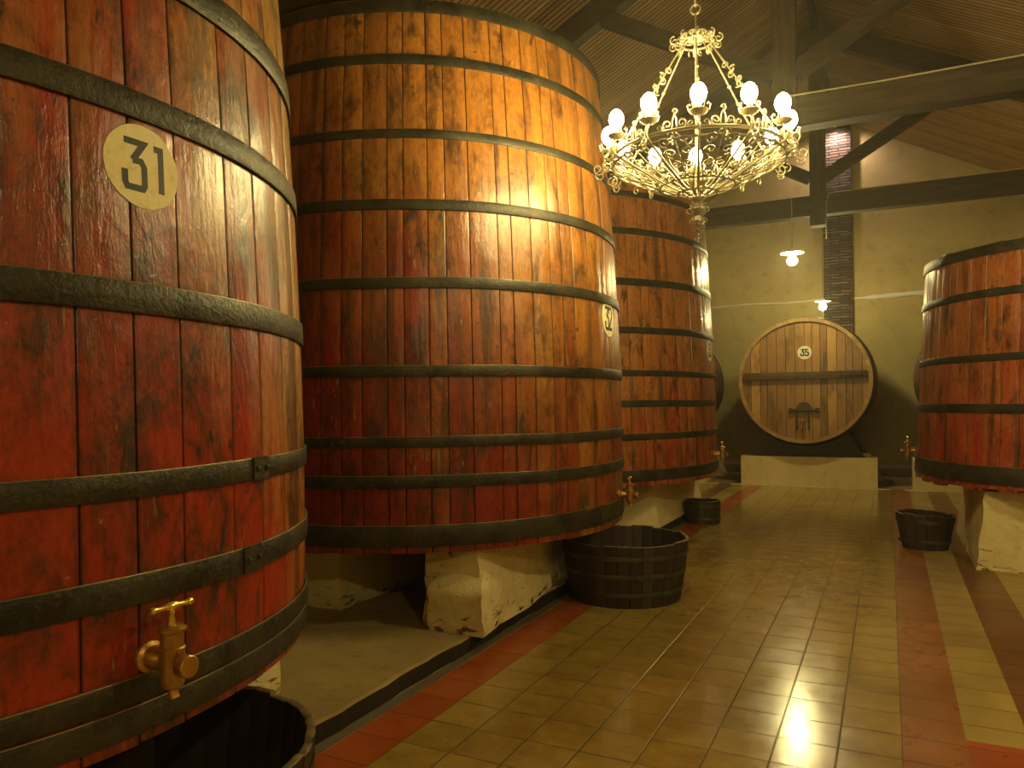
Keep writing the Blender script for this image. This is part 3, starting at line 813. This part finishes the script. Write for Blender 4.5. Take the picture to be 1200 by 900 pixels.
# raised concrete slab under the left tanks, worn edge and dark curb face
bm = bmesh.new(); ny = 160; y0, y1 = YF, 10.3
xe = lambda y: -2.265 + .008 * math.sin(y * 5.1) + .006 * math.sin(y * 17)
top = [bm.verts.new((xe(y0 + (y1 - y0) * i / ny) - .012, y0 + (y1 - y0) * i / ny, SL)) for i in range(ny + 1)]
e1 = [bm.verts.new((xe(y0 + (y1 - y0) * i / ny), y0 + (y1 - y0) * i / ny, SL - .012)) for i in range(ny + 1)]
e2 = [bm.verts.new((xe(y0 + (y1 - y0) * i / ny) - .004, y0 + (y1 - y0) * i / ny, .0)) for i in range(ny + 1)]
far = [bm.verts.new((XL, y0 + (y1 - y0) * i / ny, SL)) for i in range(ny + 1)]
for i in range(ny):
    bm.faces.new((far[i], top[i], top[i + 1], far[i + 1])).material_index = 0
    bm.faces.new((top[i], e1[i], e1[i + 1], top[i + 1])).material_index = 0
    bm.faces.new((e1[i], e2[i], e2[i + 1], e1[i + 1])).material_index = 1
g1 = bm.verts.new((XL, y1, 0)); bm.faces.new((far[-1], top[-1], e1[-1], e2[-1], g1))
struct(finish('trim_1', bm, [M['slab'], M['curb']], smooth=False))
bm = bmesh.new(); box(bm, (-2.262, YF, -.01), (XB - TILE - .002, 10.3, .004)); struct(finish('trim_2', bm, M['grey'], smooth=False))
# low ledge along the back wall
bm = bmesh.new(); box(bm, (XL, 15.9, 0), (XR, YB, .16), .01); struct(finish('trim_3', bm, M['ground']))
# pipe-like moulding along the back wall
bm = bmesh.new()
pts = [(XL + (XR - XL) * i / 60, YB - .06, 3.54 + .012 * math.sin(i * .7)) for i in range(61)]
tube(bm, pts, [.022 + (.028 if p[0] > -.4 else 0) + .005 * math.sin(i * 2.3) for i, p in enumerate(pts)], 10)
tag(finish('wall_pipe', bm, M['enamel']), 'pale lumpy pipe running level along the back wall', 'pipe')
# brick pilaster
bm = bmesh.new(); box(bm, (-1.16, YB - .16, .16), (-.62, YB + .02, 7.18), .01)
struct(finish('trim_4', bm, M['brick'], smooth=False))
# drain slots in the light strip
for x, lb in ((-2.62, 'small black drain slot in the floor near the far left tap'), (.12, 'small black drain slot in the floor before the right white block')):
    bm = bmesh.new(); box(bm, (x - .1, 13.58, -.003), (x + .1, 13.63, .004), .001)
    for k in range(5): box(bm, (x - .085 + k * .04, 13.585, .003), (x - .077 + k * .04, 13.625, .006))
    for v_ in bm.verts: v_.co -= Vector((x, 13.6, 0))
    o = finish('floor_drain', bm, M['dark'], smooth=False); o.location = (x, 13.6, 0); tag(o, lb, 'drain')

# ------------------------------------------------------------------ roof trusses
def truss(label, Y):
    root = empty('roof_truss', label, 'roof truss', (RX, Y, 4.25))
    o = Vector((RX, Y, 4.25))
    def part(name, fn, mat='beam'):
        bm = bmesh.new(); fn(bm); bmesh.ops.translate(bm, verts=bm.verts, vec=-o); return finish(name, bm, M[mat], root)
    part('tie_beam', lambda bm: beam(bm, (RX - 5.02, Y, 4.43), (RX + 5.02, Y, 4.43), .22, .30))
    part('king_post', lambda bm: beam(bm, (RX + .01, Y, 4.12), (RX + .01, Y, RZ - .1), .22, .235, up=(0, 1, 0)), 'post')
    off = .17
    for s in (-1, 1):
        xe = XL if s < 0 else XR
        part('rafter', lambda bm: beam(bm, (RX + s * .02, Y, RZ - off - .02), (xe, Y, zroof(xe) - off + .0), .2, .27))
        d = 1.95
        part('strut', lambda bm: beam(bm, (RX + s * .1, Y, 4.86), (RX + s * d, Y, 4.86 + .575 * (d - .1)), .15, .17))
        part('post_bracket', lambda bm: box(bm, (RX + s * .13 - .02, Y - .125, 4.3), (RX + s * .13 + .02, Y + .125, 4.56), .004))
    return root
truss('dark timber roof truss over the spot where the photographer stands', .1)
truss('dark timber roof truss nearest the camera, the chandelier chain hangs from it', 4.15)
truss('dark timber roof truss whose tie beam meets the chandelier glow', 8.25)
truss('dark timber roof truss furthest away, before the brick pilaster', 12.3)
# purlins: ridge board
bm = bmesh.new(); beam(bm, (RX, YF, RZ - .09), (RX, YB, RZ - .09), .08, .16); tag(finish('ridge_board', bm, M['beam']), 'dark ridge board along the top of the roof', 'beam')

# cables
bm = bmesh.new()
tube(bm, [(-1.0, 8.12, 4.53), (-.93, 8.12, 4.60), (-.8, 8.13, 4.595), (0, 8.15, 4.589), (1.5, 8.15, 4.589), (3, 8.16, 4.589), (3.9, 8.16, 4.589)], .009, 6)
tag(finish('electric_cable', bm, M['cable']), 'pale electric cable along the top of the nearer tie beam', 'cable')
bm = bmesh.new()
tube(bm, [(-.80, 12.17, 3.9), (-.80, 12.18, 4.2), (-.795, 12.18, 4.45), (-.76, 12.18, 4.57), (-.68, 12.2, 4.592), (0, 12.2, 4.588), (2, 12.2, 4.588), (3.9, 12.2, 4.588)], .008, 6)
tag(finish('electric_cable', bm, M['cable']), 'pale cable looping over the far tie beam beside the post', 'cable')

bm = bmesh.new()
tube(bm, [(-1.185, YB - .012, 3.57)] + [(-1.185 + .008 * math.sin(z * 3), YB - .012, z) for z in (3.9, 4.4, 4.9, 5.4, 5.9, 6.4, 6.9)], .010, 6)
tag(finish('electric_cable', bm, M['cable']), 'thin cable running down the wall along the left edge of the brick pilaster', 'cable')
# ------------------------------------------------------------------ chandelier
CHX, CHY, CHZ = -.925, 4.15, 2.99
ch = empty('chandelier', 'round wrought chandelier with twelve lit bulbs hanging over the aisle', 'chandelier', (CHX, CHY, 2.36))
def cpart(name, bm, mat, parent=None):
    bmesh.ops.translate(bm, verts=bm.verts, vec=(0, 0, -2.36)); return finish(name, bm, M[mat], parent or ch)
def pol(r, a, z): return Vector((r * math.cos(a), r * math.sin(a), z))
A0 = math.atan2(-CHY, .925) + .02     # one bulb looks at the camera
def scroll(c, u, v, R, turns=1.25, start=0.0, n=22, flip=1):
    """spiral in the plane (u,v) around c"""
    out = []
    for i in range(n + 1):
        t = i / n; a = start + flip * t * turns * 2 * PI; r = R * (1 - .82 * t)
        out.append(c + u * (r * math.cos(a)) + v * (r * math.sin(a)))
    return out
N = 12
RB = .485
# hub and finial
bm = bmesh.new()
lathe(bm, [(0, 2.60), (.030, 2.60), (.038, 2.612), (.030, 2.628), (0, 2.632)], 20)
tube(bm, [pol(.108, 2 * PI * i / 36, 2.640) for i in range(36)], .0075, 6, True)
tube(bm, [pol(.060, 2 * PI * i / 30, 2.622) for i in range(30)], .005, 6, True)
for k in range(12):
    a = k * PI / 6
    tube(bm, [pol(.03, a, 2.615), pol(.06, a, 2.622), pol(.108, a, 2.640)], .0045, 5)
    tube(bm, [pol(.06, a + .05, 2.622), pol(.09, a + .10, 2.634), pol(.108, a + .26, 2.640), pol(.09, a + .42, 2.634), pol(.06, a + .47, 2.622)], .0035, 5)
lathe(bm, [(0, 2.60), (.03, 2.598), (.018, 2.585), (.034, 2.565), (.04, 2.55), (.03, 2.53), (.014, 2.515), (.022, 2.50), (.026, 2.485), (.016, 2.465), (.008, 2.45), (.014, 2.44), (.008, 2.425), (0, 2.42)], 14)
for k in range(6):
    a = k * PI / 3
    u = pol(1, a, 0); w = Vector((0, 0, 1))
    tube(bm, scroll(pol(.045, a, 2.55), u, w, .03, 1.2, PI / 2), .0035, 5)
    tube(bm, scroll(pol(.035, a, 2.485), u, w, .024, 1.2, -PI / 2, flip=-1), .003, 5)
    tube(bm, scroll(pol(.02, a, 2.43), u, w, .018, 1.1, PI / 2), .0028, 5)
    tube(bm, scroll(pol(.012, a, 2.39), u, w, .013, 1.1, PI / 2), .0025, 5)
tube(bm, [(0, 0, 2.44), (0, 0, 2.37)], .004, 6)
cpart('finial', bm, 'filigree')
# rings
bm = bmesh.new()
RING = .455
tube(bm, [pol(RING, A0 + PI / N + 2 * PI * i / 72, 2.845) for i in range(72)], .010, 6, True)
tube(bm, [pol(RING + .006, A0 + 2 * PI * i / 72, 2.800) for i in range(72)], .007, 6, True)
tube(bm, [pol(.20, 2 * PI * i / 48, 2.675) for i in range(48)], .006, 6, True)
cpart('ring_frame', bm, 'filigree')
rib_src = scr_src = cup_src = bulb_src = crest_src = None
def rotcopy(o, a):
    c = o.copy(); COL.objects.link(c); c.parent = ch; c.rotation_euler = (0, 0, a); return c
def bowl(t):   # r,z along the bowl from hub to rim
    r = .10 + (.50 - .10) * t; z = 2.640 + .175 * (t ** 1.15); return r, z
# one sector of each kind, built at angle 0
bm = bmesh.new()
tube(bm, [Vector((bowl(t)[0], 0, bowl(t)[1])) for t in [i / 12 for i in range(13)]], .0075, 6)
tube(bm, [Vector((.50, 0, 2.815)), Vector((.515, 0, 2.84)), Vector((.505, 0, 2.875)), Vector((.485, 0, 2.895))], .007, 6)
X_ = Vector((1, 0, 0)); Z_ = Vector((0, 0, 1)); Y_ = Vector((0, 1, 0))
tube(bm, scroll(Vector((.545, 0, 2.815)), X_, Z_, .038, 1.2, PI, flip=1), .005, 5)
tube(bm, scroll(Vector((.535, 0, 2.775)), X_, Z_, .030, 1.2, PI / 2, flip=-1), .0045, 5)
rib = cpart('rib', bm, 'filigree'); rib.rotation_euler = (0, 0, A0)
bm = bmesh.new()      # scrollwork between two ribs, lying in the bowl
ha = PI / N
for t, sc in ((.30, .020), (.50, .030), (.70, .038), (.88, .040)):
    r, z = bowl(t); r2, z2 = bowl(min(1, t + .05)); vdir = (Vector((r2, 0, z2)) - Vector((r, 0, z)))
    vdir = Vector((.92, 0, .40)).normalized()
    for sgn in (-1, 1):
        c = pol(r, sgn * ha * .42, z)
        tube(bm, scroll(c, Y_ * sgn, vdir, sc, 1.3, PI / 2 if t < .6 else -PI / 2, flip=1), .0042, 5)
tube(bm, [pol(bowl(t)[0], 0, bowl(t)[1] + .01 * math.sin(t * 9)) for t in [i / 10 for i in range(11)]], .004, 5)
for sgn in (-1, 1):
    tube(bm, [pol(bowl(t)[0], sgn * ha * (.15 + .6 * math.sin(t * PI)), bowl(t)[1]) for t in [i / 12 for i in range(13)]], .0035, 5)
tube(bm, scroll(pol(.50, 0, 2.775), X_, Z_, .026, 1.1, PI / 2, flip=-1), .0042, 5)
scr = cpart('scrollwork', bm, 'filigree'); scr.rotation_euler = (0, 0, A0 + ha)
bm = bmesh.new()      # crest between two cups, standing on the ring
for sgn in (-1, 1):
    tube(bm, scroll(pol(RING, sgn * ha * .30, 2.875), Y_ * sgn, Z_, .026, 1.25, -PI / 2), .0042, 5)
    tube(bm, scroll(pol(RING, sgn * ha * .68, 2.868), Y_ * sgn, Z_, .018, 1.2, -PI / 2, flip=-1), .0038, 5)
tube(bm, [pol(RING, -.03, 2.86), pol(RING, -.02, 2.90), pol(RING, 0, 2.925), pol(RING, .02, 2.90), pol(RING, .03, 2.86)], .0042, 5)
tube(bm, scroll(pol(RING, 0, 2.94), Y_, Z_, .016, 1.1, -PI / 2), .004, 5)
crest = cpart('crest', bm, 'filigree'); crest.rotation_euler = (0, 0, A0 + ha)
bm = bmesh.new()      # candle cup with curled petals
lathe(bm, [(0, 2.892), (.018, 2.894), (.036, 2.900), (.048, 2.914), (.046, 2.917), (.030, 2.908), (.013, 2.907), (.013, 2.945), (.0, 2.947)], 16, origin=(RB, 0, 0))
for k in range(6):
    a = k * PI / 3 + .5; u = pol(1, a, 0)
    tube(bm, [Vector((RB, 0, 2.902)) + u * .03, Vector((RB, 0, 2.915)) + u * .05, Vector((RB, 0, 2.94)) + u * .056, Vector((RB, 0, 2.948)) + u * .046, Vector((RB, 0, 2.940)) + u * .041], .0035, 5)
cup = cpart('candle_cup', bm, 'filigree'); cup.rotation_euler = (0, 0, A0)
bm = bmesh.new()
lathe(bm, [(.010, 2.945), (.020, 2.953), (.034, 2.972), (.040, 2.995), (.037, 3.018), (.024, 3.040), (.007, 3.051)], 16, origin=(RB, 0, 0))
bulb = cpart('bulb', bm, 'bulb'); bulb.rotation_euler = (0, 0, A0)
for k in range(1, N):
    a = A0 + k * 2 * PI / N
    for src, dd in ((rib, 0), (cup, 0), (bulb, 0), (scr, ha), (crest, ha)): rotcopy(src, a + dd)
# crown rosette
bm = bmesh.new()
tube(bm, [pol(.085, 2 * PI * i / 36, 3.47) for i in range(36)], .006, 6, True)
lathe(bm, [(0, 3.50), (.03, 3.497), (.045, 3.485), (.02, 3.475), (0, 3.472)], 16)
for k in range(10):
    a = k * 2 * PI / 10; u = pol(1, a, 0); t_ = pol(1, a + PI / 2, 0)
    tube(bm, [pol(.03, a, 3.488), pol(.06, a, 3.505), pol(.09, a, 3.495), pol(.115, a, 3.475)], .0042, 5)
    tube(bm, scroll(pol(.125, a, 3.470), u, Z_, .026, 1.25, PI / 2, flip=-1), .0045, 5)
    tube(bm, scroll(pol(.075, a + .31, 3.50), t_, u, .022, 1.2, 0), .004, 5)
    tube(bm, scroll(pol(.10, a + .31, 3.455), u, Z_, .024, 1.2, PI / 2), .004, 5)
cpart('crown', bm, 'filigree')
# suspension rods with one floral drop
for k in range(6):
    a = A0 + (k + .0) * PI / 3
    bm = bmesh.new()
    p0, p1 = pol(.075, a, 3.46), pol(RING, a, 2.86)
    tube(bm, [p0.lerp(p1, t) for t in [i / 8 for i in range(9)]], .0050, 6)
    if k in (1, 3, 5):
        for i in range(9):
            t = .28 + i * .05; c = p0.lerp(p1, t); u = pol(1, a, 0).normalized()
            tube(bm, scroll(c + u * .012 * (1 if i % 2 else -1), u, Z_, .020, 1.1, i), .0042, 5)
    for t in (.35, .5): ball(bm, p0.lerp(p1, t), .011, 8)
    cpart('suspension_rod', bm, 'filigree')
bm = bmesh.new(); ball(bm, (0, 0, 3.425), .016, 10, (1, 1, 1.3)); tube(bm, [(0, 0, 3.47), (0, 0, 3.43)], .004, 6); cpart('centre_drop', bm, 'enamel')
# chain
bm = bmesh.new()
tube(bm, [Vector((0, 0, 3.655)) + Vector((.026 * math.cos(a), 0, .026 * math.sin(a))) for a in [2 * PI * i / 16 for i in range(16)]], .006, 6, True)
tube(bm, [(0, 0, 3.50), (0, 0, 3.63)], .006, 6)
cpart('hook_ring', bm, 'filigree')
for k in range(11):
    z = 3.70 + k * .052
    bm = bmesh.new(); u = X_ if k % 2 else Y_
    tube(bm, [Vector((0, 0, z)) + u * .014 * math.cos(a) + Z_ * .032 * math.sin(a) for a in [2 * PI * i / 14 for i in range(14)]], .0045, 6, True)
    cpart('chain_link', bm, 'filigree')

# ------------------------------------------------------------------ pendant lamps
def pendant(label, x, y, z, ztop, s=1.0):
    root = empty('pendant_lamp', label, 'lamp', (x, y, z))
    bm = bmesh.new(); lathe(bm, [(.028, .03), (.05, .028), (.12, .012), (.165, -.006), (.172, -.012), (.165, -.010), (.12, .006), (.05, .020), (.028, .022)], 36, cap=False)
    sh = finish('lamp_shade', bm, M['enamel'], root)
    bm = bmesh.new(); lathe(bm, [(0, -.05), (.022, -.05), (.026, .0), (.026, .05), (.012, .075), (0, .08)], 16); finish('socket', bm, M['enamel'], root)
    bm = bmesh.new(); lathe(bm, [(.012, -.045), (.022, -.052), (.060, -.085), (.074, -.125), (.064, -.165), (.035, -.190), (.004, -.199)], 20); finish('bulb', bm, M['pbulb'], root)
    bm = bmesh.new(); tube(bm, [(0, 0, .07), (0, 0, (ztop - z) * .5), (0, 0, ztop - z)], .0055, 6); finish('cord', bm, M['cable'], root)
    root.scale = (s, s, s) if s == 1 else (1, 1, 1)
    return root
pendant('pendant lamp with flat white shade hanging left of the brick pilaster', -1.28, 12.12, 3.73, 4.6)
root = empty('pendant_lamp', 'smaller pendant lamp with flat white shade just above cask 35', 'lamp', (-1.063, 15.0, 3.30))
bm = bmesh.new(); lathe(bm, [(.028, .03), (.05, .028), (.10, .014), (.13, 0), (.136, -.006), (.13, -.004), (.10, .008), (.05, .020), (.028, .022)], 32, cap=False); finish('lamp_shade', bm, M['enamel'], root)
bm = bmesh.new(); lathe(bm, [(.012, -.02), (.022, -.03), (.055, -.06), (.068, -.10), (.058, -.135), (.032, -.158), (.004, -.166)], 20); finish('bulb', bm, M['wbulb'], root)
bm = bmesh.new(); lathe(bm, [(0, -.03), (.022, -.03), (.026, .0), (.026, .05), (0, .055)], 16); finish('socket', bm, M['enamel'], root)
bm = bmesh.new(); tube(bm, [(0, 0, .04), (0, 0, 2), (0, 0, 3.8)], .004, 6); finish('cord', bm, M['hatch_iron'], root)
pendant('added fill pendant lamp over the right-hand side floor, out of view to the right of the camera', 1.9, 3.9, 3.55, 5.55)  # added lamp, brightens the right floor and the right plinth
pendant('added unseen fill pendant lamp behind the photographer on the right-hand side', 2.7, -1.2, 3.85, 4.9)  # added lamp, lifts the light from behind the camera
c2 = copy_tree(ch); c2.location = (CHX, -6.6, 2.36); c2['label'] = 'added unseen second wrought chandelier behind the photographer'  # added out of view to raise the overall light level
# little spot at the head of the pilaster
root = empty('spot_lamp', 'small bright spot lamp at the top of the brick pilaster', 'lamp', (-.885, 16.45, 7.02))
bm = bmesh.new(); lathe(bm, [(0, .09), (.02, .085), (.035, .05), (.042, 0), (.045, -.03), (.038, -.03), (.034, .0), (0, .02)], 18)
tube(bm, [(0, 0, .08), (0, .1, .14), (0, .24, .14)], .008, 6); finish('lamp_housing', bm, M['hatch_iron'], root)
bm = bmesh.new(); ball(bm, (0, 0, -.012), .03, 12); finish('bulb', bm, M['spotglow'], root)
L = bpy.data.lights.new('spot_light', 'SPOT'); L.energy = 110; L.color = (1, .74, .64); L.spot_size = D(165); L.spot_blend = .8; L.shadow_soft_size = .03
lo = bpy.data.objects.new('spot_light', L); COL.objects.link(lo); lo.location = (-.885, 16.47, 6.95); lo.rotation_euler = (D(12), 0, 0)

GR = {'wine tank': 'upright wooden wine tanks', 'wine cask': 'casks lying along the back wall', 'cradle': 'cradles under the lying casks', 'tub': 'wooden tubs under the taps',
      'plinth': 'whitewashed masonry plinths', 'support': 'rear supports of the casks', 'roof truss': 'roof trusses', 'chandelier': 'chandelier and its added unseen copy', 'drain': 'floor drain slots', 'cable': 'electric cables'}
for o in list(COL.objects):
    if o.parent is None and o.get('category') in GR: o['group'] = GR[o['category']]
    if o.parent is None and o.name.startswith('pendant_lamp'): o['group'] = 'pendant lamps'
# ------------------------------------------------------------------ world, camera, view
w = bpy.data.worlds.new('World'); bpy.context.scene.world = w; w.use_nodes = True
w.node_tree.nodes['Background'].inputs[0].default_value = (.9, .7, .35, 1); w.node_tree.nodes['Background'].inputs[1].default_value = .0

vs_ = w.node_tree.nodes.new('ShaderNodeVolumeScatter')      # thin haze added for a lens-glare glow around the lamps
vs_.inputs['Density'].default_value = .0036; vs_.inputs['Anisotropy'].default_value = .72; vs_.inputs['Color'].default_value = (1, .98, .82, 1)
w.node_tree.links.new(vs_.outputs[0], w.node_tree.nodes['World Output'].inputs['Volume'])
yaw, roll, f_px, py = .46602, -.01246, 875.996, 21.30
F = Vector((-math.sin(yaw), math.cos(yaw), 0)); R_ = Vector((math.cos(yaw), math.sin(yaw), 0)); U = Vector((0, 0, 1))
R2 = R_ * math.cos(roll) + U * math.sin(roll); U2 = U * math.cos(roll) - R_ * math.sin(roll)
cam = bpy.data.cameras.new('Camera'); co = bpy.data.objects.new('Camera', cam); COL.objects.link(co)
m = Matrix((R2, U2, -F)).transposed().to_4x4(); m.translation = (0, 0, 1.5); co.matrix_world = m
cam.sensor_width = 36; cam.lens = f_px / 1200 * 36; cam.shift_y = py / 1200; cam.clip_start = .05; cam.clip_end = 100
sc = bpy.context.scene; sc.camera = co
sc.view_settings.view_transform = 'Standard'; sc.view_settings.look = 'None'; sc.view_settings.gamma = 1
sc.view_settings.use_curve_mapping = False; sc.view_settings.exposure = 0.0
